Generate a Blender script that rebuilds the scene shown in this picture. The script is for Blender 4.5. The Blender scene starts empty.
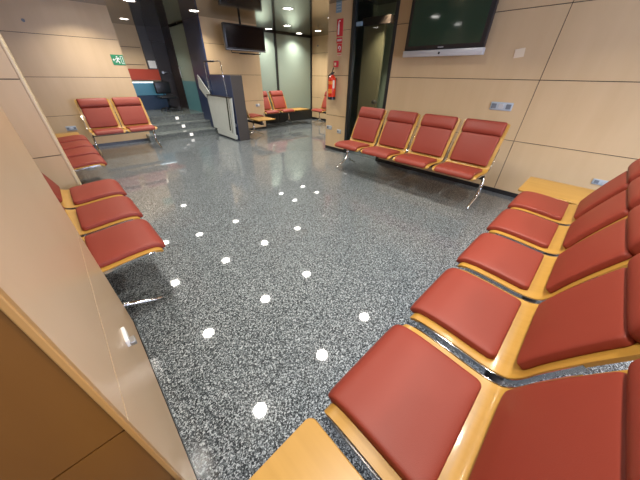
import bpy, bmesh, math, random
from mathutils import Vector, Matrix
random.seed(7)
S = bpy.context.scene
COL = S.collection

# ------------------------------------------------------------------ camera
def cam_axes(yaw, pitch, roll):
    a = math.pi/2 - pitch
    return (Matrix.Rotation(yaw, 4, 'Z') @ Matrix.Rotation(a, 4, 'X') @ Matrix.Rotation(roll, 4, 'Z'))
cd = bpy.data.cameras.new('camera'); cam = bpy.data.objects.new('camera', cd); COL.objects.link(cam)
cd.sensor_width = 36; cd.sensor_fit = 'HORIZONTAL'; cd.lens = 248/640*36; cd.clip_start = .02; cd.clip_end = 60
cam.matrix_world = Matrix.Translation((0, 0, 1.3)) @ cam_axes(math.radians(-44.3), math.radians(33.6), math.radians(1.0))
S.camera = cam
# ------------------------------------------------------------------ world, daylight, exposure
w = bpy.data.worlds.new('world'); S.world = w; w.use_nodes = True
w.node_tree.nodes['Background'].inputs[0].default_value = (.62, .75, 1, 1)
w.node_tree.nodes['Background'].inputs[1].default_value = 1.0
S.view_settings.view_transform = 'Standard'; S.view_settings.look = 'None'
S.view_settings.exposure = 0.0; S.view_settings.gamma = 1
S.view_settings.use_curve_mapping = False
def area(name, loc, size, power, color, rot=(0, 0, 0), shape='RECTANGLE', size_y=None, spread=180):
    l = bpy.data.lights.new(name, 'AREA'); l.shape = shape; l.size = size
    if size_y: l.size_y = size_y
    l.energy = power; l.color = color; l.spread = math.radians(spread)
    o = bpy.data.objects.new(name, l); COL.objects.link(o); o.location = loc; o.rotation_euler = rot
    return o
# daylight entering by the window in the wall behind the viewpoint, and a window further along that wall
area('daylight_front', (1.6, -3.05, 1.45), 2.6, 210, (.66, .74, 1), (math.radians(90), 0, 0), 'RECTANGLE', 1.3)
# daylight of the corridor behind the frosted glass wall
area('daylight_corridor', (5.4, 8.3, 1.6), 1.6, 16, (.78, 1, .86), (math.radians(-90), 0, 0), 'RECTANGLE', 1.3)
area('lobby_fill', (4.12, 2.85, 2.2), .12, 14, (1, .97, .85), (0, 0, 0), 'DISK', spread=88)  # added unseen light that brightens the lobby behind the glazed door
LAMP_POWER = 13.5
LAMP_COL = (1, .93, .82)

# ------------------------------------------------------------------ materials
def nt(name):
    m = bpy.data.materials.new(name); m.use_nodes = True
    n = m.node_tree; b = n.nodes['Principled BSDF']; return m, n, b
def pbr(name, col, rough=.5, metal=0, spec=.5, coat=0, emit=None, es=0, var=0, scale=8, bump=0, bscale=200):
    m, n, b = nt(name)
    b.inputs['Base Color'].default_value = (*col, 1); b.inputs['Roughness'].default_value = rough
    b.inputs['Metallic'].default_value = metal; b.inputs['Specular IOR Level'].default_value = spec
    b.inputs['Coat Weight'].default_value = coat; b.inputs['Coat Roughness'].default_value = .12
    if emit: b.inputs['Emission Color'].default_value = (*emit, 1); b.inputs['Emission Strength'].default_value = es
    tc = n.nodes.new('ShaderNodeTexCoord')
    if var:
        t = n.nodes.new('ShaderNodeTexNoise'); t.inputs['Scale'].default_value = scale; t.inputs['Detail'].default_value = 4
        n.links.new(tc.outputs['Object'], t.inputs['Vector'])
        r = n.nodes.new('ShaderNodeValToRGB')
        r.color_ramp.elements[0].position = .3; r.color_ramp.elements[1].position = .7
        r.color_ramp.elements[0].color = (*[c*(1-var) for c in col], 1); r.color_ramp.elements[1].color = (*[min(1, c*(1+var)) for c in col], 1)
        n.links.new(t.outputs['Fac'], r.inputs['Fac']); n.links.new(r.outputs['Color'], b.inputs['Base Color'])
    if bump:
        t = n.nodes.new('ShaderNodeTexNoise'); t.inputs['Scale'].default_value = bscale
        n.links.new(tc.outputs['Object'], t.inputs['Vector'])
        bp = n.nodes.new('ShaderNodeBump'); bp.inputs['Strength'].default_value = bump; bp.inputs['Distance'].default_value = .002
        n.links.new(t.outputs['Fac'], bp.inputs['Height']); n.links.new(bp.outputs['Normal'], b.inputs['Normal'])
    return m
def wood(name, c1, c2, stretch=(40, 40, 1.2), rough=.35, coat=0, spec=.5):
    m, n, b = nt(name)
    tc = n.nodes.new('ShaderNodeTexCoord'); mp = n.nodes.new('ShaderNodeMapping'); mp.inputs['Scale'].default_value = stretch
    n.links.new(tc.outputs['Object'], mp.inputs['Vector'])
    t = n.nodes.new('ShaderNodeTexNoise'); t.inputs['Scale'].default_value = 1; t.inputs['Detail'].default_value = 5; t.inputs['Roughness'].default_value = .55
    n.links.new(mp.outputs['Vector'], t.inputs['Vector'])
    t2 = n.nodes.new('ShaderNodeTexNoise'); t2.inputs['Scale'].default_value = 1.7; t2.inputs['Detail'].default_value = 2
    n.links.new(tc.outputs['Object'], t2.inputs['Vector'])
    mx = n.nodes.new('ShaderNodeMath'); mx.operation = 'MULTIPLY_ADD'; mx.inputs[1].default_value = .6
    ml = n.nodes.new('ShaderNodeMath'); ml.operation = 'MULTIPLY'; ml.inputs[1].default_value = .4
    n.links.new(t2.outputs['Fac'], ml.inputs[0]); n.links.new(t.outputs['Fac'], mx.inputs[0]); n.links.new(ml.outputs[0], mx.inputs[2])
    r = n.nodes.new('ShaderNodeValToRGB'); r.color_ramp.elements[0].position = .35; r.color_ramp.elements[1].position = .65
    r.color_ramp.elements[0].color = (*c1, 1); r.color_ramp.elements[1].color = (*c2, 1)
    n.links.new(mx.outputs[0], r.inputs['Fac']); n.links.new(r.outputs['Color'], b.inputs['Base Color'])
    b.inputs['Roughness'].default_value = rough; b.inputs['Coat Weight'].default_value = coat; b.inputs['Coat Roughness'].default_value = .1
    b.inputs['Specular IOR Level'].default_value = spec
    return m
def granite(name, scale, cols, rough, spec=.6):
    m, n, b = nt(name)
    tc = n.nodes.new('ShaderNodeTexCoord')
    v = n.nodes.new('ShaderNodeTexVoronoi'); v.inputs['Scale'].default_value = scale
    n.links.new(tc.outputs['Object'], v.inputs['Vector'])
    sep = n.nodes.new('ShaderNodeSeparateColor'); n.links.new(v.outputs['Color'], sep.inputs[0])
    t = n.nodes.new('ShaderNodeTexNoise'); t.inputs['Scale'].default_value = scale*.40; t.inputs['Detail'].default_value = 2.5
    n.links.new(tc.outputs['Object'], t.inputs['Vector'])
    a = n.nodes.new('ShaderNodeMath'); a.operation = 'MULTIPLY_ADD'; a.inputs[1].default_value = .46
    s = n.nodes.new('ShaderNodeMath'); s.operation = 'MULTIPLY'; s.inputs[1].default_value = .54
    n.links.new(t.outputs['Fac'], s.inputs[0]); n.links.new(sep.outputs[0], a.inputs[0]); n.links.new(s.outputs[0], a.inputs[2])
    r = n.nodes.new('ShaderNodeValToRGB'); r.color_ramp.interpolation = 'LINEAR'
    e = r.color_ramp.elements
    e[0].position = cols[0][0]; e[0].color = (*cols[0][1], 1); e[1].position = cols[-1][0]; e[1].color = (*cols[-1][1], 1)
    for p, c in cols[1:-1]:
        k = e.new(p); k.color = (*c, 1)
    n.links.new(a.outputs[0], r.inputs['Fac']); n.links.new(r.outputs['Color'], b.inputs['Base Color'])
    b.inputs['Roughness'].default_value = rough; b.inputs['Specular IOR Level'].default_value = spec
    return m
def glass(name, col, alpha, rough=.02):
    m, n, b = nt(name)
    b.inputs['Base Color'].default_value = (*col, 1); b.inputs['Roughness'].default_value = rough
    b.inputs['Alpha'].default_value = alpha; b.inputs['Specular IOR Level'].default_value = .8
    return m
M = {}
M['floor'] = granite('polished_granite', 215, [(.30, (.008, .011, .015)), (.44, (.038, .047, .054)), (.57, (.125, .145, .158)), (.74, (.40, .44, .46))], .34, .12)
_b = M['floor'].node_tree.nodes['Principled BSDF']; _b.inputs['Coat Weight'].default_value = 1; _b.inputs['Coat Roughness'].default_value = .035; _b.inputs['Coat IOR'].default_value = 1.6
M['step'] = granite('step_granite', 160, [(.18, (.04, .046, .045)), (.5, (.13, .15, .145)), (.82, (.32, .35, .34))], .16, .5)
M['maple'] = wood('maple_panel', (.555, .395, .225), (.60, .435, .255), (7, 7, .8), .36, .0, .4)
M['maple_gloss'] = wood('maple_panel_satin', (.47, .325, .19), (.50, .35, .21), (3, 3, 1.0), .34, 0, .35)
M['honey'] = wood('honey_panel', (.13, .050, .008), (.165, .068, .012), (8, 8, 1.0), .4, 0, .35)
M['ply'] = wood('beech_plywood', (.385, .205, .034), (.455, .25, .048), (26, 2.0, 2.0), .36, .15)
M['groove'] = pbr('dark_groove', (.02, .016, .012), .8)
M['lightgroove'] = pbr('pale_groove', (.62, .50, .34), .5)
M['trim'] = wood('pale_edge_strip', (.62, .49, .30), (.70, .56, .36), (4, 4, 1), .4)
M['edgebrown'] = wood('brown_edge', (.30, .15, .04), (.36, .19, .055), (4, 4, 1), .4)
M['ceiling'] = pbr('dark_gloss_ceiling', (.20, .185, .16), .10, .75, .5, var=.06, scale=1.2)
M['plaster'] = pbr('plaster', (.42, .40, .37), .8, var=.04)
M['black'] = pbr('black_plastic', (.012, .012, .014), .35)
M['base'] = pbr('black_skirting', (.015, .015, .017), .3)
M['leather'] = pbr('red_leatherette', (.225, .035, .021), .5, 0, .32, var=.04, scale=3, bump=.15, bscale=420)
M['chrome'] = pbr('polished_chrome', (.78, .78, .78), .12, 1)
M['steel'] = pbr('brushed_steel', (.50, .51, .52), .3, 1)
M['darkmetal'] = pbr('dark_metal', (.06, .06, .065), .35, .8)
M['frame'] = pbr('anodised_frame', (.035, .038, .04), .35, .5)
M['navy'] = pbr('navy_laminate', (.030, .045, .105), .3, var=.05)
M['char'] = pbr('charcoal_laminate', (.058, .052, .050), .45)
M['screen'] = pbr('screen_glass', (.022, .048, .030), .06, 0, .8)  # green tone painted in for the room reflected on the screen
M['screen2'] = pbr('dark_screen', (.012, .006, .005), .2, 0, .4)
M['silver'] = pbr('silver_plastic', (.55, .56, .58), .35, .3)
M['white'] = pbr('white_plastic', (.75, .75, .73), .4)
M['outlet'] = pbr('grey_outlet', (.42, .47, .52), .4)
M['outletdark'] = pbr('outlet_socket', (.16, .18, .21), .5)
M['green'] = pbr('sign_green', (.01, .22, .08), .4)
M['red'] = pbr('sign_red', (.62, .02, .035), .4)
M['extred'] = pbr('extinguisher_red', (.72, .035, .008), .25, coat=.4)
M['label'] = pbr('extinguisher_label', (.80, .22, .03), .5)
M['cream'] = pbr('cream_label', (.75, .62, .45), .5)
M['blueg'] = pbr('blue_grey_label', (.20, .30, .38), .5)
M['lift'] = pbr('lift_grey', (.50, .54, .52), .4, .1, var=.04)
M['hazard'] = pbr('hazard_dark', (.03, .035, .02), .6)
M['frost'] = pbr('frosted_glass', (.27, .34, .29), .38, 0, .4)
M['teal'] = pbr('teal_lower_pane', (.10, .25, .29), .3)  # teal tone for the lower part of the landing glazing
M['greenglass'] = pbr('frosted_green_glass', (.24, .29, .20), .3, 0, .5, var=.08, scale=2)
M['glass'] = glass('clear_glass', (.02, .03, .025), .14)
M['darkdoor'] = wood('dark_stained_door', (.022, .014, .009), (.032, .021, .014), (10, 10, 1), .35)
M['olive'] = pbr('olive_brown_laminate', (.15, .13, .065), .35)
M['orange'] = pbr('orange_red_panel', (.42, .045, .010), .4)
M['blue'] = pbr('blue_teal_panel', (.07, .24, .36), .35)
M['bluedark'] = pbr('blue_desk_front', (.012, .035, .08), .4)
M['lamp'] = pbr('lamp_diffuser', (1, 1, 1), .5, emit=(1, .96, .90), es=22)
M['led'] = pbr('step_light', (1, 1, 1), .5, emit=(1, .93, .85), es=.55)
M['strip'] = pbr('desk_strip_light', (1, 1, 1), .5, emit=(.7, .92, 1), es=1.6)
M['ltrim'] = pbr('lamp_trim', (.55, .52, .48), .3, .6)

# ------------------------------------------------------------------ mesh helpers
def box(bm, x0, x1, y0, y1, z0, z1, mi=0, bev=0, seg=2):
    vs = [bm.verts.new((x, y, z)) for z in (z0, z1) for y in (y0, y1) for x in (x0, x1)]
    fs = []
    for q in ((0, 2, 3, 1), (4, 5, 7, 6), (0, 1, 5, 4), (2, 6, 7, 3), (0, 4, 6, 2), (1, 3, 7, 5)):
        f = bm.faces.new([vs[i] for i in q]); f.material_index = mi; fs.append(f)
    if bev:
        es = list({e for f in fs for e in f.edges})
        r = bmesh.ops.bevel(bm, geom=es, offset=bev, segments=seg, profile=.5, affect='EDGES')
        for f in r['faces']: f.material_index = mi
    return vs
def tube(bm, pts, r, seg=12, mi=0, cap=True):
    pts = [Vector(p) for p in pts]; rings = []
    rr = r if isinstance(r, (list, tuple)) else [r]*len(pts)
    up = None
    for i, p in enumerate(pts):
        t = (pts[min(i+1, len(pts)-1)] - pts[max(i-1, 0)]).normalized()
        if up is None:
            up = Vector((0, 0, 1)) if abs(t.z) < .9 else Vector((1, 0, 0))
        a = t.cross(up).normalized(); b = a.cross(t).normalized(); up = b
        rings.append([bm.verts.new(p + (a*math.cos(k*2*math.pi/seg) + b*math.sin(k*2*math.pi/seg))*rr[i]) for k in range(seg)])
    for i in range(len(rings)-1):
        for k in range(seg):
            f = bm.faces.new((rings[i][k], rings[i][(k+1) % seg], rings[i+1][(k+1) % seg], rings[i+1][k])); f.material_index = mi; f.smooth = True
    if cap:
        for q in (rings[0][::-1], rings[-1]):
            f = bm.faces.new(q); f.material_index = mi
def lathe(bm, prof, cx=0, cy=0, cz=0, seg=28, mi=0):
    rings = []
    for r, z in prof:
        rings.append([bm.verts.new((cx+r*math.cos(k*2*math.pi/seg), cy+r*math.sin(k*2*math.pi/seg), cz+z)) for k in range(seg)])
    for i in range(len(rings)-1):
        for k in range(seg):
            f = bm.faces.new((rings[i][k], rings[i][(k+1) % seg], rings[i+1][(k+1) % seg], rings[i+1][k])); f.material_index = mi; f.smooth = True
    for q in (rings[0][::-1], rings[-1]):
        f = bm.faces.new(q); f.material_index = mi
def poly(bm, pts, n, d, mi=0):
    """flat polygon pts (3D) extruded by d along n"""
    n = Vector(n)*d; a = [bm.verts.new(p) for p in pts]; b = [bm.verts.new(Vector(p)+n) for p in pts]
    k = len(pts)
    for f in [bm.faces.new(a[::-1]), bm.faces.new(b)] + [bm.faces.new((a[i], a[(i+1) % k], b[(i+1) % k], b[i])) for i in range(k)]:
        f.material_index = mi
def mesh(name, bm, mats, parent=None, smooth=None, loc=None, rotz=0):
    bmesh.ops.recalc_face_normals(bm, faces=bm.faces)
    me = bpy.data.meshes.new(name); bm.to_mesh(me); bm.free()
    for m in (mats if isinstance(mats, (list, tuple)) else [mats]): me.materials.append(M[m])
    if smooth:
        for p in me.polygons: p.use_smooth = True
        if smooth != 'all': me.set_sharp_from_angle(angle=math.radians(smooth))
    o = bpy.data.objects.new(name, me); COL.objects.link(o)
    if parent: o.parent = parent
    if loc is not None: o.location = loc
    o.rotation_euler.z = rotz
    return o
def empty(name, loc, rotz, label, cat, group=None):
    o = bpy.data.objects.new(name, None); COL.objects.link(o); o.empty_display_size = .1
    o.location = loc; o.rotation_euler.z = rotz; o['label'] = label; o['category'] = cat
    if group: o['group'] = group
    return o
def tag(o, label, cat, group=None):
    o['label'] = label; o['category'] = cat
    if group: o['group'] = group
    return o
def struct(o): o['kind'] = 'structure'; return o
def copy_tree(o, parent=None):
    c = o.copy(); COL.objects.link(c); c.parent = parent
    for ch in list(o.children): copy_tree(ch, c)
    return c

def panel_wall(name, a, b, z0, z1, us, zs, mat='maple', groove='groove', thick=.1, gap=.007, skirt=.055, side=1):
    """wall whose visible face runs from a to b (plan points); the body extends to the left of a->b times side"""
    a = Vector((*a, 0)); b = Vector((*b, 0)); L = (b-a).length; d = (b-a)/L; n = Vector((-d.y, d.x, 0))*side
    bm = bmesh.new(); us = [0]+list(us)+[L]; zz = [z0+skirt]+[z for z in zs if z0 < z < z1]+[z1]
    def bx(u0, u1, w0, w1, q0, q1, mi, bev=0):
        vs = box(bm, u0, u1, w0, w1, q0, q1, mi, 0)
    bx(0, L, .012, thick, z0, z1, 1)
    for i in range(len(us)-1):
        for j in range(len(zz)-1):
            u0 = us[i] + (gap/2 if i else 0); u1 = us[i+1]-(gap/2 if i < len(us)-2 else 0)
            q0 = zz[j] + (gap/2 if j else 0); q1 = zz[j+1]-(gap/2 if j < len(zz)-2 else 0)
            bx(u0, u1, 0, .0125, q0, q1, 0)
    if skirt: bx(0, L, -.004, .0125, z0, z0+skirt, 2)
    Mx = Matrix(((d.x, n.x, 0, a.x), (d.y, n.y, 0, a.y), (0, 0, 1, 0), (0, 0, 0, 1)))
    bmesh.ops.transform(bm, matrix=Mx, verts=bm.verts)
    return struct(mesh(name, bm, [mat, groove, 'base']))
def block(name, x0, x1, y0, y1, z0, z1, mat, bev=0, kind=True):
    bm = bmesh.new(); box(bm, x0, x1, y0, y1, z0, z1, 0, bev)
    o = mesh(name, bm, mat)
    return struct(o) if kind else o

# ------------------------------------------------------------------ the room
ZC = 2.28
XW = 3.947
block('floor', -2.1, 7.2, -3.2, 11, -.12, 0, 'floor')
block('ceiling', -2.1, 7.2, -3.2, 11, ZC+.03, ZC+.13, 'ceiling')
# ceiling sheet with real round openings is built from strips around the lamps further down
LX = [.48, 1.58, 2.63, 3.70, 4.83, 5.86]
LY = [-1.6, 0, 1.53, 3.09, 4.71, 6.22, 7.3]
LAMPS = []
for x in LX:
    for y in LY:
        if x > 3.6 and y < 4 or x in (.48, 3.7) and y == 6.22: continue
        if x < 4 and y > 6.4: continue
        if x > 4 and y < 4: continue
        if y > 7 and x > 4: y = 7.0
        LAMPS.append((x, y))
LAMPS += [(1.9, 8.3), (.80, 6.40)]
def ceiling_panel():
    bm = bmesh.new(); r = .085; N = 24
    xs = sorted({-2.1, 7.2} | {round(x+s*.12, 4) for x, y in LAMPS for s in (-1, 1)})
    ys = sorted({-3.2, 11} | {round(y+s*.12, 4) for x, y in LAMPS for s in (-1, 1)})
    for i in range(len(xs)-1):
        for j in range(len(ys)-1):
            x0, x1, y0, y1 = xs[i], xs[i+1], ys[j], ys[j+1]
            hit = [l for l in LAMPS if x0-1e-3 <= l[0] <= x1+1e-3 and y0-1e-3 <= l[1] <= y1+1e-3]
            if hit and x1-x0 < .25 and y1-y0 < .25:
                cx, cy = hit[0]
                outer = []
                for k in range(N):
                    t = k*2*math.pi/N + math.pi/4; c, s = math.cos(t), math.sin(t); q = 1/max(abs(c), abs(s))
                    px = min(x1, max(x0, cx + c*q*.3)); py = min(y1, max(y0, cy + s*q*.3))
                    outer.append(bm.verts.new((px, py, ZC)))
                inner = [bm.verts.new((cx+r*math.cos(k*2*math.pi/N+math.pi/4), cy+r*math.sin(k*2*math.pi/N+math.pi/4), ZC)) for k in range(N)]
                for k in range(N):
                    try: bm.faces.new((outer[k], outer[(k+1) % N], inner[(k+1) % N], inner[k]))
                    except ValueError: pass
            else:
                bm.faces.new([bm.verts.new(p) for p in ((x0, y0, ZC), (x1, y0, ZC), (x1, y1, ZC), (x0, y1, ZC))])
    bmesh.ops.remove_doubles(bm, verts=bm.verts, dist=1e-4)
    return struct(mesh('ceiling', bm, 'ceiling'))
ceiling_panel()

ZS = [.665, 1.295, 1.93]
# right wall with the television, then the glazed door, then the pier with the extinguisher
panel_wall('wall_right', (XW, 2.575), (XW, -3.1), 0, ZC, [2.575-.665, 2.575+1.6], [.66, 1.29, 1.91], side=1)
panel_wall('wall_right_pier', (XW, 3.93), (XW, 3.39), 0, ZC, [], [.645, 1.30, 1.925], side=1, thick=.5)
# frame posts of the glazed opening
for i, (y0, y1) in enumerate(((2.565, 2.615), (3.345, 3.40))):
    block('trim_%d' % (i+1), XW-.012, XW+.06, y0, y1, 0, ZC, 'frame')
# lobby behind the glazed door
block('wall_lobby_far', XW+.10, XW+.9, 3.39, 3.42, 0, ZC, 'greenglass')
bm = bmesh.new()
box(bm, 4.55, 4.60, 2.58, 3.4, 0, ZC, 0)
o = struct(mesh('wall_lobby_back', bm, 'greenglass'))
block('wall_lobby_near', XW+.10, XW+.9, 2.53, 2.575, 0, ZC, 'plaster')
bm = bmesh.new(); box(bm, 4.25, 4.3, 2.98, 3.388, 0, 1.98, 0); box(bm, 4.2, 4.3, 2.86, 3.388, 1.98, 2.08, 1)
struct(mesh('wall_lobby_screen', bm, ['olive', 'darkdoor']))
dd = struct(mesh('door_1', (lambda b: (box(b, XW+.02, XW+.03, 2.617, 3.343, .01, ZC-.01), b)[1])(bmesh.new()), 'glass'))
bm = bmesh.new(); 
for k in range(24):
    pass
tube(bm, [(XW-.02, 2.80+.035*math.cos(t*math.pi/8), .935+.025*math.sin(t*math.pi/8)) for t in range(17)], .008, 8)
tube(bm, [(XW-.02, 2.765, .935), (XW+.02, 2.765, .935)], .008, 8)
tube(bm, [(XW-.02, 2.835, .935), (XW+.02, 2.835, .935)], .008, 8)
mesh('door_handle', bm, 'black', dd)
# wall beyond the pier, closing the recess that opens to the right
panel_wall('wall_right_return', (4.46, 3.95), (6.7, 3.95), 0, ZC, [1.1], ZS, side=-1)
panel_wall('wall_far_right', (6.6, 7.3), (6.6, 3.95), 0, ZC, [1.6], [.67, 1.28, 1.87], side=1)
# glass wall at the far end
bm = bmesh.new(); box(bm, 4.2, 5.19, 7.30, 7.312, .32, ZC-.03); box(bm, 5.235, 6.56, 7.30, 7.312, .32, ZC-.03)
struct(mesh('window_1', bm, 'frost'))
bm = bmesh.new()
for x0, x1 in ((4.2, 4.235), (5.19, 5.25), (6.55, 6.6)): box(bm, x0, x1, 7.27, 7.34, 0, ZC)
box(bm, 4.2, 6.6, 7.27, 7.34, ZC-.035, ZC); box(bm, 4.2, 6.6, 7.28, 7.33, 0, .32)
struct(mesh('trim_3', bm, 'frame'))
# wood pier with navy flank beside the stairs
panel_wall('wall_pier', (2.89, 6.65), (4.25, 6.65), 0, ZC, [], [.71, 1.28, 1.845], side=1, thick=.7)
block('wall_stair_side', 2.86, 2.888, 6.655, 7.5, 0, ZC, 'navy')
bm = bmesh.new(); box(bm, 2.87, 3.14, 5.66, 6.64, 0, 1.275, 0, .004)
for f in bm.faces:
    if f.calc_center_median().x < 2.88: f.material_index = 1
struct(mesh('wall_parapet', bm, ['char', 'navy']))
# exit wall (far left) and its return
YE = 7.0
panel_wall('wall_far_left', (-.8, YE), (1.385, YE), 0, ZC, [], [.60, 1.205, 1.80], side=1, thick=.12)
block('wall_stair_left', 1.365, 1.385, YE+.13, 9.2, 0, ZC, 'maple')
# left side: niches between projecting piers
panel_wall('wall_left', (-.62, 1.5), (-.62, 7.0), 0, ZC, [1.6, 3.3], [.66, 1.24, 1.9], side=1)
bm = bmesh.new()
panel_wall('wall_left_pier_face', (-.62, 3.3), (-.098, 3.3), 0, ZC, [], [.66, 1.24, 1.87], side=1, thick=.35)
block('trim_4', -.098, -.075, 3.297, 3.65, 0, ZC, 'trim', .006)
panel_wall('wall_left_near', (-.13, .43), (-.13, 1.5), 0, ZC, [], [.688, 1.3, 1.9], mat='maple_gloss', groove='lightgroove', side=1, thick=.3, gap=.005, skirt=.02)
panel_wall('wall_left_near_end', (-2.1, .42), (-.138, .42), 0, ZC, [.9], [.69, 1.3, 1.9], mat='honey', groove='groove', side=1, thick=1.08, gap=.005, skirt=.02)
block('trim_5', -.138, -.128, .415, .431, 0, ZC, 'edgebrown', .002)
block('wall_left_near_far_end', -.61, -.132, 1.503, 1.515, 0, ZC, 'maple')
# walls behind the viewpoint
block('wall_left_back', -2.1, -2.0, -3.2, .42, 0, ZC, 'maple')
bm = bmesh.new()
box(bm, -2.1, .3, -3.2, -3.1, 0, ZC); box(bm, 2.9, 4.0, -3.2, -3.1, 0, ZC); box(bm, .3, 2.9, -3.2, -3.1, 0, .8); box(bm, .3, 2.9, -3.2, -3.1, 2.1, ZC)
struct(mesh('wall_front', bm, 'maple'))
wf = bmesh.new()
for x0, x1 in ((.3, .35), (1.57, 1.63), (2.85, 2.9)): box(wf, x0, x1, -3.17, -3.11, .8, 2.1)
box(wf, .3, 2.9, -3.17, -3.11, .8, .85); box(wf, .3, 2.9, -3.17, -3.11, 2.05, 2.1)
struct(mesh('window_2', wf, 'frame'))

# ------------------------------------------------------------------ stairs and upper landing
STH = .14
bm = bmesh.new()
for i, y in enumerate((6.74, 7.10, 7.46)):
    x0 = 1.388
    if i == 0:
        box(bm, 1.30, 2.86, y, YE-.006 if False else 6.99, 0, STH, 0)
        box(bm, 1.388, 2.86, 6.99, 9.3, 0, STH, 0)
        box(bm, 1.30, 2.86, y-.012, y+.02, STH-.025, STH+.002, 0)
    else:
        box(bm, x0, 2.86, y, 9.3, STH*i, STH*(i+1), 0)
        box(bm, x0, 2.86, y-.012, y+.02, STH*(i+1)-.025, STH*(i+1)+.002, 0)
box(bm, 2.86, 3.9, 7.52, 9.3, 0, STH*3, 0)
struct(mesh('stairs', bm, 'step'))
for i, (x, y) in enumerate(((2.19, 6.74), (2.17, 7.10), (2.18, 7.46))):
    t = empty('step_light', (x, y, STH*(i+.5)), 0, 'small square white light set in the %s riser of the stairs' % ('lowest', 'middle', 'top')[i], 'light', 'square step lights')
    b2 = bmesh.new(); box(b2, -.042, .042, -.006, 0, -.036, .036, 0, .003); mesh('housing', b2, 'white', t)
    b2 = bmesh.new(); box(b2, -.032, .032, -.009, -.006, -.027, .027); mesh('lens', b2, 'led', t)
# hall behind the landing
LZ = STH*3
bm = bmesh.new(); box(bm, 1.385, 2.54, 9.2, 9.3, LZ, ZC, 0)
struct(mesh('wall_hall_back', bm, 'maple'))
bm = bmesh.new()
for z in (1.46, 1.83): box(bm, 1.39, 2.26, 9.19, 9.2, z, z+.008)
struct(mesh('trim_6', bm, 'groove'))
block('wall_hall_red', 1.39, 2.53, 9.15, 9.19, 1.12, 1.37, 'orange')
block('wall_hall_dark', 2.30, 2.53, 9.14, 9.3, 1.37, ZC, 'char')
block('wall_hall_right', 2.95, 3.0, 9.2, 9.3, 0, ZC, 'char')
d2 = struct(block('door_2', 2.54, 3.30, 9.16, 9.22, LZ, 1.98, 'darkdoor'))
block('trim_7', 2.50, 3.30, 9.12, 9.2, 1.98, ZC, 'darkdoor')
block('trim_8', 2.532, 2.56, 9.12, 9.2, LZ, 1.98, 'darkdoor')
bm = bmesh.new(); tube(bm, [(2.64, 9.16, 1.30), (2.64, 9.10, 1.30)], .022, 12); tube(bm, [(2.64, 9.10, 1.30), (2.76, 9.10, 1.30)], .010, 8); tube(bm, [(2.64, 9.162, 1.30), (2.64, 9.15, 1.30)], .035, 16)
mesh('door_handle', bm, 'steel', d2)
# side glazing along the landing
bm = bmesh.new(); box(bm, 2.895, 2.905, 7.54, 8.55, 1.12, ZC-.03, 0); box(bm, 2.895, 2.905, 7.54, 8.55, LZ, 1.12, 1)
w3 = struct(mesh('window_3', bm, ['frost', 'teal']))
bm = bmesh.new(); tube(bm, [(2.89, 8.42, 1.18), (2.85, 8.42, 1.20), (2.85, 8.42, 1.42), (2.89, 8.42, 1.44)], .010, 8)
mesh('pull_handle', bm, 'steel', w3)
block('trim_9', 2.87, 2.93, 7.50, 7.54, LZ, ZC, 'frame')
block('wall_hall_flank', 2.88, 2.93, 8.55, 9.13, LZ, ZC, 'darkdoor')
block('wall_hall_side', 3.3, 3.35, 7.4, 9.3, 0, ZC, 'plaster')
# reception desk, chair
t = empty('reception_desk', (1.9, 8.9, LZ), 0, 'blue reception desk with glowing top edge seen up on the landing', 'desk')
bm = bmesh.new(); box(bm, -.45, .58, .0, .18, .62-LZ+.15, 1.06-LZ, 0, .01); mesh('counter', bm, 'blue', t)
bm = bmesh.new(); box(bm, -.45, .58, .0, .17, 0, .77-LZ, 0, .005); mesh('front_panel', bm, 'bluedark', t)
bm = bmesh.new(); box(bm, -.45, .60, -.01, .02, 1.06-LZ, 1.085-LZ); mesh('light_strip', bm, 'strip', t)
t = empty('office_chair', (2.36, 8.62, LZ), 0, 'dark office chair beside the blue desk on the landing', 'chair')
bm = bmesh.new(); box(bm, -.19, .19, -.04, .03, .40, .68, 0, .03, 3); mesh('backrest', bm, 'black', t, 50)
bm = bmesh.new(); box(bm, -.2, .2, -.38, -.01, .30, .36, 0, .025, 3); mesh('seat', bm, 'black', t, 50)
bm = bmesh.new(); tube(bm, [(0, -.2, .08), (0, -.2, .31)], .025); tube(bm, [(0, -.1, .33), (0, .02, .36), (0, .02, .5)], .015); mesh('post', bm, 'darkmetal', t)
bm = bmesh.new()
for k in range(5):
    a = k*2*math.pi/5+.3; tube(bm, [(0, -.2, .09), (.22*math.cos(a), -.2+.22*math.sin(a), .05)], .014); lathe(bm, [(.01, 0), (.024, .01), (.024, .035), (.01, .045)], .22*math.cos(a), -.2+.22*math.sin(a), 0, 10)
mesh('wheel_base', bm, 'darkmetal', t)
t = tag(mesh('paper_notice', (lambda b: (box(b, -.09, .09, -.004, 0, -.07, .10), b)[1])(bmesh.new()), 'white', None, None, (2.42, 9.138, 1.46)), 'pale paper notice on the wall above the orange panel', 'notice')

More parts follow.
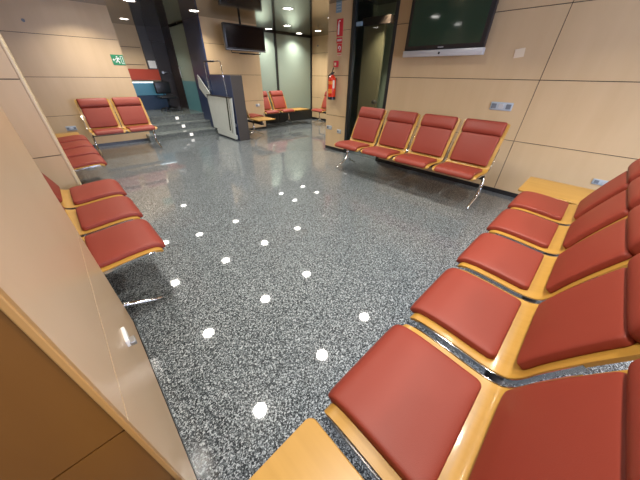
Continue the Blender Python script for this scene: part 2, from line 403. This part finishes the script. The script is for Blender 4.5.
# ------------------------------------------------------------------ ceiling downlights
proto = None
def lamp_place(x, y):
    xs = 'over the left side' if x < 1 else 'over the floor left of centre' if x < 2 else 'over the middle' if x < 3 else 'near the right wall' if x < 4 else 'over the far alcove opening' if x < 5.2 else 'deep in the far alcove'
    ys = {-1.6: 'behind the viewpoint', 0: 'above the near row of chairs', 1.53: 'before the near row', 3.09: 'level with the television chairs', 4.71: 'level with the extinguisher pier', 6.22: 'in front of the stairs', 7.0: 'closest to the glass wall', 8.3: 'above the upper landing', 6.40: 'close to the far left wall', 7.5: 'above the top stair'}[y]
    return 'round recessed ceiling downlight %s, %s' % (xs, ys)
for (x, y) in LAMPS:
    if proto is None:
        proto = empty('ceiling_downlight', (x, y, ZC), 0, '', 'ceiling light')
        bm = bmesh.new(); N = 28
        prof = [(.083, .028), (.083, 0), (.086, -.006), (.098, -.006), (.102, 0)]
        rings = [[bm.verts.new((r*math.cos(k*2*math.pi/N), r*math.sin(k*2*math.pi/N), z)) for k in range(N)] for r, z in prof]
        for i in range(len(rings)-1):
            for k in range(N): bm.faces.new((rings[i][k], rings[i][(k+1) % N], rings[i+1][(k+1) % N], rings[i+1][k]))
        mesh('trim_ring', bm, 'ltrim', proto, 40)
        bm = bmesh.new(); bm.faces.new([bm.verts.new((.083*math.cos(k*2*math.pi/N), .083*math.sin(k*2*math.pi/N), .004)) for k in range(N)])
        mesh('diffuser', bm, 'lamp', proto)
        t = proto
    else:
        t = copy_tree(proto); t.location = (x, y, ZC)
    t['label'] = lamp_place(x, y); t['group'] = 'recessed ceiling downlights'
    area('downlight_lamp', (x, y, ZC-.004), .15, LAMP_POWER, LAMP_COL, (0, 0, 0), 'DISK', spread=125)

# ------------------------------------------------------------------ the waiting chairs
W = .496                     # shell width
PROF = [(.256, .372), (.254, .388), (.245, .402), (.225, .411), (.17, .415), (.08, .411), (0, .404), (-.06, .401), (-.10, .404), (-.128, .415),
        (-.146, .436), (-.160, .465), (-.180, .52), (-.21, .59), (-.24, .655), (-.275, .725), (-.305, .785), (-.335, .84), (-.36, .885)]
def arclen(pr):
    s = [0]
    for a, b in zip(pr, pr[1:]): s.append(s[-1]+math.hypot(b[0]-a[0], b[1]-a[1]))
    return s
SL = arclen(PROF)
def catmull(s):
    s = max(0, min(SL[-1]-1e-6, s)); i = max(k for k in range(len(SL)-1) if SL[k] <= s)
    t = (s-SL[i])/(SL[i+1]-SL[i]); g = lambda k: Vector(PROF[max(0, min(len(PROF)-1, k))])
    p0, p1, p2, p3 = g(i-1), g(i), g(i+1), g(i+2)
    return .5*((2*p1)+(p2-p0)*t+(2*p0-5*p1+4*p2-p3)*t*t+(3*p1-p0-3*p2+p3)*t**3)
def frame_at(s):
    p = catmull(s); q = catmull(s+.004)-catmull(s-.004); q.normalize()
    # travelling back along the seat then up: the padded side is to the right-hand of travel
    n = Vector((-q.y, q.x)); n = -n if n.dot(Vector((.5, 1))) < 0 else n
    return p, n
def shell_bm(s0, s1, width, th=.013, ns=54, corner=.035):
    bm = bmesh.new(); nu = 12; top = []; bot = []
    for i in range(ns+1):
        s = s0+(s1-s0)*i/ns; p, n = frame_at(s)
        d = min(s-s0, s1-s); inset = corner-math.sqrt(max(0, corner**2-max(0, corner-d)**2)) if d < corner else 0
        hw = width/2-inset
        r0 = []; r1 = []
        for k in range(nu+1):
            x = -hw+2*hw*k/nu
            r0.append(bm.verts.new((x, p.x, p.y))); r1.append(bm.verts.new((x, p.x-n.x*th, p.y-n.y*th)))
        top.append(r0); bot.append(r1)
    for i in range(ns):
        for k in range(nu):
            bm.faces.new((top[i][k], top[i][k+1], top[i+1][k+1], top[i+1][k])); bm.faces.new((bot[i][k], bot[i+1][k], bot[i+1][k+1], bot[i][k+1]))
        bm.faces.new((top[i][0], top[i+1][0], bot[i+1][0], bot[i][0])); bm.faces.new((top[i][nu], bot[i][nu], bot[i+1][nu], top[i+1][nu]))
    for k in range(nu):
        bm.faces.new((top[0][k], bot[0][k], bot[0][k+1], top[0][k+1])); bm.faces.new((top[ns][k], top[ns][k+1], bot[ns][k+1], bot[ns][k]))
    return bm
def pad_bm(s0, s1, width, th, n1=5.0, n2=5.0, ns=34, nu=30, crown=.0, corner=.04, base=.0015):
    """upholstered pad lying on the shell between arc lengths s0..s1"""
    bm = bmesh.new(); top = []; bot = []
    def par(t):   # denser near the ends
        return .5-.5*math.cos(math.pi*t)
    for i in range(ns+1):
        v = par(i/ns); s = s0+(s1-s0)*v; p, n = frame_at(s); vv = 2*v-1
        ev = (1-abs(vv)**n2)**(1/n2) if abs(vv) < 1 else 0
        d = min(s-s0, s1-s); inset = corner-math.sqrt(max(0, corner**2-max(0, corner-d)**2)) if d < corner else 0
        hw = width/2-inset
        r0 = []; r1 = []
        for k in range(nu+1):
            u = 2*par(k/nu)-1; eu = (1-abs(u)**n1)**(1/n1) if abs(u) < 1 else 0
            h = base+th*max(.10, (ev*eu))*(1+crown*(1-u*u)*(1-vv*vv))
            r0.append(bm.verts.new((u*hw, p.x+n.x*h, p.y+n.y*h))); r1.append(bm.verts.new((u*hw, p.x+n.x*base*.4, p.y+n.y*base*.4)))
        top.append(r0); bot.append(r1)
    for i in range(ns):
        for k in range(nu):
            bm.faces.new((top[i][k], top[i][k+1], top[i+1][k+1], top[i+1][k])); bm.faces.new((bot[i][k], bot[i+1][k], bot[i+1][k+1], bot[i][k+1]))
        bm.faces.new((top[i][0], top[i+1][0], bot[i+1][0], bot[i][0])); bm.faces.new((top[i][nu], bot[i][nu], bot[i+1][nu], top[i+1][nu]))
    for k in range(nu):
        bm.faces.new((top[0][k], bot[0][k], bot[0][k+1], top[0][k+1])); bm.faces.new((top[ns][k], top[ns][k+1], bot[ns][k+1], bot[ns][k]))
    return bm
def rail_bm(x, s0, s1):
    bm = bmesh.new(); rings = []; n_ = 40; 
    for i in range(n_+1):
        s = s0+(s1-s0)*i/n_; p, n = frame_at(s)
        t0, t1 = -.001, -.016
        rings.append([bm.verts.new((x+dx, p.x+n.x*t, p.y+n.y*t)) for dx, t in ((-.002, t0), (.002, t0), (.002, t1), (-.002, t1))])
    for i in range(n_):
        for k in range(4): bm.faces.new((rings[i][k], rings[i][(k+1) % 4], rings[i+1][(k+1) % 4], rings[i+1][k]))
    bm.faces.new(rings[0][::-1]); bm.faces.new(rings[-1])
    return bm
chair0 = None
def build_chair():
    t = empty('waiting_chair', (0, 0, 0), 0, '', 'chair')
    mesh('plywood_shell', shell_bm(0, SL[-1], W), 'ply', t, 40)
    mesh('seat_cushion', pad_bm(.006, .354, .418, .030, 9, 9, corner=.025, crown=.10), 'leather', t, 'all')
    mesh('backrest_cushion', pad_bm(.440, .775, .424, .030, 9, 11, corner=.025, crown=.12), 'leather', t, 'all')
    mesh('headrest_cushion', pad_bm(.772, SL[-1]-.004, .432, .056, 9, 3.0, corner=.02, crown=.05), 'leather', t, 'all')
    bm = bmesh.new(); box(bm, -.03, .03, -.15, -.03, .3455, .389, 0, .004); box(bm, -.235, .235, -.07, -.045, .376, .390, 0, .002); mesh('mounting_bracket', bm, 'chrome', t, 30)
    for sx in (-1, 1):
        mesh('side_rail', rail_bm(sx*(W/2+.007), .075, .655), 'chrome', t, 30)
    return t
def chair(x, y, rot, label, group):
    global chair0
    if chair0 is None: chair0 = build_chair(); c = chair0
    else: c = copy_tree(chair0)
    c.location = (x, y, 0); c.rotation_euler.z = rot; c['label'] = label; c['group'] = group; c['category'] = 'chair'
    return c
def bench_frame(x, y, rot, x0, x1, legs, label, group='chrome seating frames'):
    """local x along the row"""
    t = empty('seating_frame', (x, y, 0), rot, label, 'bench frame', group)
    bm = bmesh.new(); box(bm, x0, x1, -.14, -.08, .305, .345, 0, .006); mesh('beam', bm, 'darkmetal', t, 30)
    for lx in legs:
        bm = bmesh.new()
        P = [(.15, .012), (.11, .028), (.05, .052), (-.02, .078), (-.075, .105), (-.105, .145), (-.11, .20), (-.11, .315)]
        tube(bm, [(lx, a, b) for a, b in P], [.009, .013, .014, .015, .016, .018, .018, .018], 12)
        P = [(-.108, .15), (-.14, .105), (-.20, .065), (-.27, .035), (-.33, .012)]
        tube(bm, [(lx, a, b) for a, b in P], [.017, .016, .014, .013, .009], 12)
        mesh('leg', bm, 'chrome', t)
    for k in range(int(round((x1-x0)/.54))):
        pass
    return t
def table_bm(width, back, th=.018):
    pr = [(.256, .020), (.254, .012), (.249, .006), (.243, .002), (.236, 0), (back+.01, 0), (back, .006)]
    bm = bmesh.new(); rows = []; z1 = .411; z0 = z1-th; q = .004
    for y, inset in pr:
        hw = width/2-inset
        rows.append([bm.verts.new(v) for v in ((-hw, y, z0+q), (-hw, y, z1-q), (-hw+q, y, z1), (hw-q, y, z1), (hw, y, z1-q), (hw, y, z0+q), (hw-q, y, z0), (-hw+q, y, z0))])
    for i in range(len(rows)-1):
        for k in range(8): bm.faces.new((rows[i][k], rows[i][(k+1) % 8], rows[i+1][(k+1) % 8], rows[i+1][k]))
    bm.faces.new(rows[0][::-1]); bm.faces.new(rows[-1])
    return bm
def side_table(x, y, rot, width, label, back=-.22, dz=0):
    t = empty('side_table', (x, y, dz), rot, label, 'side table', 'small wooden tables ending the rows')
    mesh('table_top', table_bm(width, back), 'ply', t, 40)
    bm = bmesh.new(); box(bm, -width/2+.05, width/2-.05, -.14, -.08, .3455, .388, 0, .004); mesh('mounting_plate', bm, 'darkmetal', t)
    return t
H = math.pi/2
# near row, running across the picture's right side
ordn = ['nearest to the viewpoint, beside the near wooden table', 'second from the near wooden table', 'third, in the middle of the row', 'fourth from the viewpoint', 'fifth and last, beside the far wooden table']
for k, x in enumerate((.514, 1.06, 1.60, 2.14, 2.68)):
    chair(x, -.008, 0, 'red chair of the near row, ' + ordn[k], 'red chairs of the near row')
f = bench_frame(0, 0, 0, -.28, 3.48, (.23, 1.86, 3.02), 'dark beam with chrome legs under the near row of five red chairs')
side_table(-.05, .005, 0, .56, 'honey coloured wooden table at the bottom edge, before the nearest chair')
side_table(3.235, .05, 0, .55, 'honey coloured wooden table in the corner by the right wall', -.36)
# row under the television
ordt = ['nearest the right, end of the row', 'second from its right end', 'second from its left end', 'leftmost, in front of the glazed door']
for k, y in enumerate((.94, 1.475, 2.01, 2.54)):
    chair(3.24, y, H, 'red chair in the row below the television, ' + ordt[k], 'red chairs below the television')
f = bench_frame(3.24, 0, H, .70, 2.80, (.70, 2.80), 'dark beam with two chrome legs under the four chairs below the television')
# left row in the first niche
ordl = ['nearest, cut by the wall edge', 'middle one', 'farthest, against the pale pier']
for k, y in enumerate((1.785, 2.325, 2.865)):
    chair(-.085, y, -H, 'red padded chair of the three at the left, ' + ordl[k], 'red chairs in the near left niche')
f = bench_frame(-.085, 0, -H, -3.1, -1.62, (-1.60, -3.08), 'dark beam with chrome legs under the three chairs at the left')
# left row in the second niche
ordm = ['nearest of the four', 'second nearest of the four', 'third of the four', 'farthest one, beside the wooden table']
for k, y in enumerate((4.03, 4.55, 5.07, 5.59)):
    c = chair(-.055, y, -H, 'red chair in the far left niche, ' + ordm[k], 'red chairs in the far left niche')
f = bench_frame(-.055, 0, -H, -6.25, -3.80, (-3.78, -5.85), 'dark beam with chrome legs under the four far left niche chairs')
side_table(-.085, 6.10, -H, .42, 'wooden table in the far left corner, after four stacked-looking seats')
# pair below the exit sign
for k, x in enumerate((.575, 1.09)):
    chair(x, 6.20, 2*H, 'red padded chair below the green exit sign, ' + ('left one of the pair' if k == 0 else 'right one, next to the stairs'), 'pair of red chairs below the exit sign')
f = bench_frame(0, 6.20, 2*H, -1.32, -.34, (-1.33, -.34), 'dark beam with chrome legs under the pair below the exit sign')
# pair before the glass wall
for k, x in enumerate((4.47, 5.03)):
    chair(x, 6.83, 2*H, 'red padded chair before the frosted glass wall, ' + ('left one of the pair' if k == 0 else 'right one, beside the small table'), 'pair of red chairs before the glass wall')
f = bench_frame(0, 6.83, 2*H, -5.85, -4.22, (-5.3, -4.26), 'dark beam with chrome legs under the pair before the glass wall')
side_table(5.60, 6.83, 2*H, .52, 'wooden table right of the pair before the glass wall')
# one beside the far wood wall
chair(6.0, 6.12, H, 'red chair half hidden behind the pier with the extinguisher', 'red chairs along the far right wall')
f = bench_frame(6.0, 0, H, 5.84, 6.40, (5.87, 6.38), 'chrome frame under the chair half hidden behind the extinguisher pier')
# one behind the dark parapet
chair(3.54, 6.25, -H, 'red padded chair tucked behind the dark parapet, under the hanging television', 'red chairs behind the parapet')
f = bench_frame(3.54, 0, -H, -6.46, -5.50, (-5.93, -6.44), 'chrome frame under the chair and table behind the dark parapet')
side_table(3.54, 5.70, -H, .42, 'wooden table in front of the chair behind the dark parapet')

# ------------------------------------------------------------------ televisions
t = empty('television', (3.84, 1.80, 1.525), H, 'large flat television with silver lower bar on the right wall', 'television')
bm = bmesh.new(); box(bm, -.505, .505, -.035, .03, .07, .75, 0, .008)      # local +y faces the room after the turn
M4 = None
mesh('casing', bm, 'black', t, 30)
bm = bmesh.new(); box(bm, -.455, .455, .0302, .034, .115, .705); mesh('screen', bm, 'screen', t)
bm = bmesh.new(); box(bm, -.515, .515, -.03, .036, .0, .068, 0, .006); mesh('speaker_bar', bm, 'silver', t, 30)
bm = bmesh.new(); tube(bm, [(0, .036, .032), (0, .041, .032)], .013, 16); mesh('sensor', bm, 'black', t)
bm = bmesh.new()
for k in range(7): box(bm, -.036+k*.0105, -.036+k*.0105+.007, .030, .0315, .086, .097)
mesh('maker_mark', bm, 'silver', t)
bm = bmesh.new(); box(bm, -.2, .2, -.10, -.035, .2, .5); mesh('wall_bracket', bm, 'darkmetal', t)
t = empty('television', (3.53, 6.02, 1.675), math.radians(-3), 'black television hanging from the ceiling by a pole, facing the room', 'television')
bm = bmesh.new(); box(bm, -.46, .46, -.04, .05, .035, .475, 0, .008); mesh('casing', bm, 'black', t, 30)
bm = bmesh.new(); box(bm, -.43, .43, -.0425, -.040, .085, .45); mesh('screen', bm, 'screen2', t)
bm = bmesh.new(); box(bm, -.46, .46, -.046, -.040, .045, .056); mesh('silver_line', bm, 'silver', t)
bm = bmesh.new(); tube(bm, [(-.04, .06, .3), (-.04, .06, ZC-1.675)], .022, 14); mesh('ceiling_pole', bm, 'black', t)
bm = bmesh.new(); tube(bm, [(-.34, 0, .04), (-.34, 0, 0), (-.18, 0, -.005)], .009, 8); tube(bm, [(.34, 0, .04), (.34, 0, .0), (.18, 0, -.01)], .009, 8); box(bm, -.16, .2, -.03, .04, -.02, .005, 0, .004); mesh('lower_bracket', bm, 'black', t)

# ------------------------------------------------------------------ signs, extinguisher and small fittings
def wallplate(name, y, z, wy, wz, mat, th=.006, x=XW):
    bm = bmesh.new(); box(bm, -th, 0, -wy/2, wy/2, -wz/2, wz/2, 0, .0015, 1); o = mesh(name, bm, mat); o.location = (x, y, z); return o
def part_x(name, parent, y0, y1, z0, z1, mat, th0=.006, th1=.0075):
    bm = bmesh.new(); box(bm, -th1, -th0, y0, y1, z0, z1); return mesh(name, bm, mat, parent)
o = tag(wallplate('notice_plate', 3.70, 2.215, .12, .13, 'blueg'), 'small blue grey notice high on the extinguisher pier', 'sign')
for k in range(3): part_x('printed_line', o, -.045, .04, .035-k*.035, .045-k*.035, 'outlet')
o = tag(wallplate('extinguisher_sign', 3.655, 1.96, .135, .225, 'red'), 'red sign with white extinguisher picture above the red extinguisher', 'sign')
bm = bmesh.new()
poly(bm, [(-.0062, y, z) for y, z in ((.01, -.09), (.045, -.09), (.045, .03), (.035, .055), (.03, .085), (.02, .085), (.018, .055), (.01, .03))], (-1, 0, 0), .0015)
poly(bm, [(-.0062, y, z) for y, z in ((-.045, -.09), (-.005, -.03), (-.02, .02), (-.03, -.01), (-.055, .04), (-.06, -.05))], (-1, 0, 0), .0008, 1)
poly(bm, [(-.0062, y, z) for y, z in ((.022, .075), (.022, .095), (-.01, .09), (-.01, .08))], (-1, 0, 0), .0015)
mesh('extinguisher_pictogram', bm, ['white', 'red'], o)
o = tag(wallplate('caption_plate', 3.655, 1.795, .13, .075, 'red'), 'small red caption plate right under the extinguisher sign', 'sign')
for k in range(6): part_x('letter_mark', o, -.05+k*.017, -.05+k*.017+.011, -.012, .016, 'white')
o = tag(wallplate('hose_sign', 3.645, 1.69, .10, .12, 'red'), 'square red sign with white ring, below the caption plate', 'sign')
bm = bmesh.new()
tube(bm, [(-.0065, .024*math.cos(a*math.pi/10), .028*math.sin(a*math.pi/10)) for a in range(17)], .006, 6)
box(bm, -.0085, -.006, .0, .03, -.006, .006); mesh('ring_pictogram', bm, 'white', o)
for k, z in enumerate((1.607, 1.585)):
    pass
o = tag(wallplate('text_strip', 3.645, 1.60, .095, .035, 'cream'), 'narrow red lettered strip beneath the square red sign', 'sign')
for k in range(6): part_x('letter_mark', o, -.04+k*.014, -.04+k*.014+.009, -.008, .010, 'red')
t = empty('alarm_button', (XW, 3.695, 1.47), 0, 'small red fire alarm box right above the extinguisher', 'alarm')
bm = bmesh.new(); box(bm, -.04, 0, -.045, .045, -.045, .045, 0, .006); mesh('housing', bm, 'red', t, 30)
bm = bmesh.new(); box(bm, -.042, -.040, -.022, .022, -.024, .018); mesh('glass_window', bm, 'cream', t)
t = empty('fire_extinguisher', (XW-.082, 3.715, .925), 0, 'red fire extinguisher hanging on the pale pier', 'fire extinguisher')
bm = bmesh.new(); lathe(bm, [(.02, .0), (.066, .004), (.07, .02), (.07, .30), (.066, .33), (.05, .358), (.028, .375), (.024, .385)], seg=32); mesh('cylinder', bm, 'extred', t, 50)
bm = bmesh.new(); lathe(bm, [(.066, -.002), (.0725, .0), (.0725, .04), (.069, .045)], seg=32); mesh('foot_ring', bm, 'black', t, 50)
bm = bmesh.new(); lathe(bm, [(.02, .38), (.022, .385), (.022, .42), (.012, .425)], seg=16); valve = mesh('valve', bm, 'darkmetal', t, 50)
bm = bmesh.new(); tube(bm, [(0, .01, .42), (-.02, -.02, .45), (-.04, -.06, .485)], .009, 8); tube(bm, [(0, .0, .41), (-.03, -.05, .42), (-.045, -.085, .415)], .008, 8); mesh('lever', bm, 'black', valve)
bm = bmesh.new(); tube(bm, [(0, .02, .40), (0, .06, .395), (-.005, .085, .36), (-.01, .09, .28), (-.015, .082, .18), (-.02, .078, .13)], .009, 10); mesh('hose', bm, 'black', t)
def band(z0, z1, a0, a1, r=.0712):
    bm = bmesh.new(); n = 12; q = []
    for k in range(n+1):
        a = a0+(a1-a0)*k/n; q.append((bm.verts.new((r*math.cos(a), r*math.sin(a), z0)), bm.verts.new((r*math.cos(a), r*math.sin(a), z1))))
    for k in range(n): bm.faces.new((q[k][0], q[k+1][0], q[k+1][1], q[k][1]))
    return bm
mesh('orange_label', band(.10, .17, 2.2, 3.9), 'label', t, 'all')
mesh('orange_label', band(.24, .29, 2.6, 4.0), 'label', t, 'all')
mesh('cream_label', band(.18, .30, 4.05, 4.6, .0716), 'cream', t, 'all')
bm = bmesh.new(); box(bm, .05, .082, -.03, .03, .30, .34); mesh('wall_hook', bm, 'darkmetal', t)
# exit sign
t = empty('exit_sign', (1.275, YE, 1.49), 0, 'green sign with white running figure and arrow on the far left wall', 'sign')
bm = bmesh.new(); box(bm, -.10, .10, -.008, 0, -.082, .082, 0, .002, 1); mesh('plate', bm, 'green', t)
bm = bmesh.new()
yy = -.0082
def pg(pts, mi=0, d=.0012): poly(bm, [(a, yy, b) for a, b in pts], (0, -1, 0), d, mi)
pg([(.045, -.062), (.085, -.062), (.085, .062), (.045, .062)])
pg([(.053, -.054), (.077, -.054), (.077, .054), (.053, .054)], 1, .0018)
pg([(-.018, .058), (-.004, .062), (.004, .05), (-.004, .038), (-.018, .042)])
pg([(-.03, .03), (.02, .036), (.034, .008), (.024, .002), (.01, .018), (0, -.012), (.022, -.03), (.014, -.06), (.002, -.056), (.006, -.034), (-.018, -.02), (-.03, -.044), (-.052, -.04), (-.05, -.028), (-.036, -.03), (-.022, .0), (-.014, .018), (-.028, .018), (-.038, .0), (-.048, .006)])
pg([(-.088, .0), (-.066, .026), (-.066, .009), (-.052, .009), (-.052, -.009), (-.066, -.009), (-.066, -.026)])
mesh('running_figure_pictogram', bm, ['white', 'green'], t)
# outlets
def outlet(loc, rotz, wdt, hgt, n, label):
    t = empty('wall_outlet', loc, rotz, label, 'outlet', 'wall outlets')
    bm = bmesh.new(); box(bm, -wdt/2, wdt/2, -.010, 0, -hgt/2, hgt/2, 0, .003, 2); mesh('cover_plate', bm, 'outlet', t, 30)
    for k in range(n):
        cx = -wdt/2+wdt*(k+.5)/n; bm = bmesh.new(); r = min(wdt/n, hgt)*.33
        box(bm, cx-r, cx+r, -.0125, -.0095, -r, r, 0, .001, 1); mesh('socket', bm, 'outletdark' if k % 2 == 0 else 'silver', t)
outlet((XW, .935, 1.018), -H, .235, .085, 3, 'triple grey outlet on the right wall above the television chairs')
outlet((XW, -.243, .388), -H, .13, .055, 2, 'grey outlet low on the right wall above the corner table')
outlet((XW, 3.83, .415), -H, .14, .07, 2, 'left wide grey outlet low on the extinguisher pier')
outlet((XW, 3.555, .375), -H, .10, .07, 2, 'right small grey outlet low on the extinguisher pier')
outlet((.125, YE, .385), 0, .15, .075, 3, 'grey outlet low on the far left wall, left of the chair pair')
outlet((4.05, 6.65, .60), 0, .12, .06, 2, 'outlet low on the wood pier behind the parapet')
o = tag(mesh('paper_tag', (lambda b: (box(b, -.004, 0, -.046, .046, -.040, .040), b)[1])(bmesh.new()), 'cream', None, None, (XW, .95, 1.535)), 'small blank pale tag on the right wall right of the television', 'tag')
o.rotation_euler.x = math.radians(-8)
# latch on the near left wall
t = empty('wall_latch', (-.13, .93, .44), 0, 'small white metal latch on the near left wall, above the floor', 'latch')
bm = bmesh.new(); box(bm, 0, .012, -.03, .055, -.014, .020, 0, .002); mesh('plate', bm, 'white', t)
bm = bmesh.new(); box(bm, .010, .030, -.035, .0, -.014, .006, 0, .003); mesh('catch', bm, 'steel', t)
# small dark discs high on two walls
for i, (loc, r, lb) in enumerate((((.19, YE, 1.955), 0, 'small dark disc high on the far left wall'), ((6.6, 7.0, 2.05), -H, 'small dark disc high on the far wood wall'))):
    bm = bmesh.new(); tube(bm, [(0, 0, 0), (0, -.012, 0)], .022, 16); o = mesh('wall_disc', bm, 'outletdark', None, None, loc, r); tag(o, lb, 'sensor', 'round wall discs')
# switch box by the glazed door
o = tag(wallplate('door_controller', 3.255, 1.975, .11, .05, 'blueg', .03, XW+.02), 'small bluish box at the top left of the glazed door', 'sensor')

# ------------------------------------------------------------------ wheelchair lift folded against the parapet
t = empty('platform_lift', (2.80, 6.25, 0), 0, 'grey folding wheelchair lift standing beside the stairs', 'wheelchair lift')
def plate(name, pts, d, mat, bev=0):
    bm = bmesh.new(); poly(bm, [(0, y-6.25, z) for y, z in pts], (1, 0, 0), d)
    if bev: bmesh.ops.bevel(bm, geom=bm.edges[:], offset=bev, segments=2, affect='EDGES')
    return mesh(name, bm, mat, t)
plate('folded_platform', [(5.72, .12), (6.80, .16), (6.86, .87), (5.64, .88)], .035, 'lift', .006)
p = plate('lower_housing', [(5.70, .03), (6.62, .04), (6.64, .15), (5.68, .125)], .05, 'lift', .006)
bm = bmesh.new(); box(bm, -.012, .04, -.61, .60, .868, .885, 0, .003); mesh('top_edge', bm, 'darkmetal', t)
plate('ramp_flap', [(6.64, .90), (6.90, .80), (7.22, 1.0), (7.18, 1.27)], .025, 'lift', .004)
bm = bmesh.new(); poly(bm, [(-.004, y-6.25, z) for y, z in ((5.80, .87), (5.86, .87), (5.93, .20), (5.87, .20))], (1, 0, 0), .004); mesh('hazard_strip', bm, 'hazard', t)
bm = bmesh.new(); poly(bm, [(-.004, y-6.25, z) for y, z in ((5.74, .87), (5.75, .87), (5.82, .16), (5.80, .16))], (1, 0, 0), .004); mesh('hazard_strip', bm, 'darkmetal', t)
bm = bmesh.new(); tube(bm, [(.0, .38, .88), (.0, .38, 1.50), (.0, .36, 1.515)], .009, 8); mesh('safety_arm', bm, 'chrome', t)
bm = bmesh.new(); tube(bm, [(.0, -.48, .88), (.0, -.40, 1.49), (.0, -.38, 1.51)], .009, 8); mesh('safety_arm', bm, 'chrome', t)
bm = bmesh.new(); tube(bm, [(.0, .36, 1.515), (.0, -.12, 1.51)], .016, 8); tube(bm, [(0, -.12, 1.51), (0, -.38, 1.51)], .008, 8); mesh('cross_bar', bm, 'darkmetal', t)
bm = bmesh.new(); box(bm, .03, .068, -.55, .5, .30, .36); mesh('guide_rail', bm, 'steel', t)
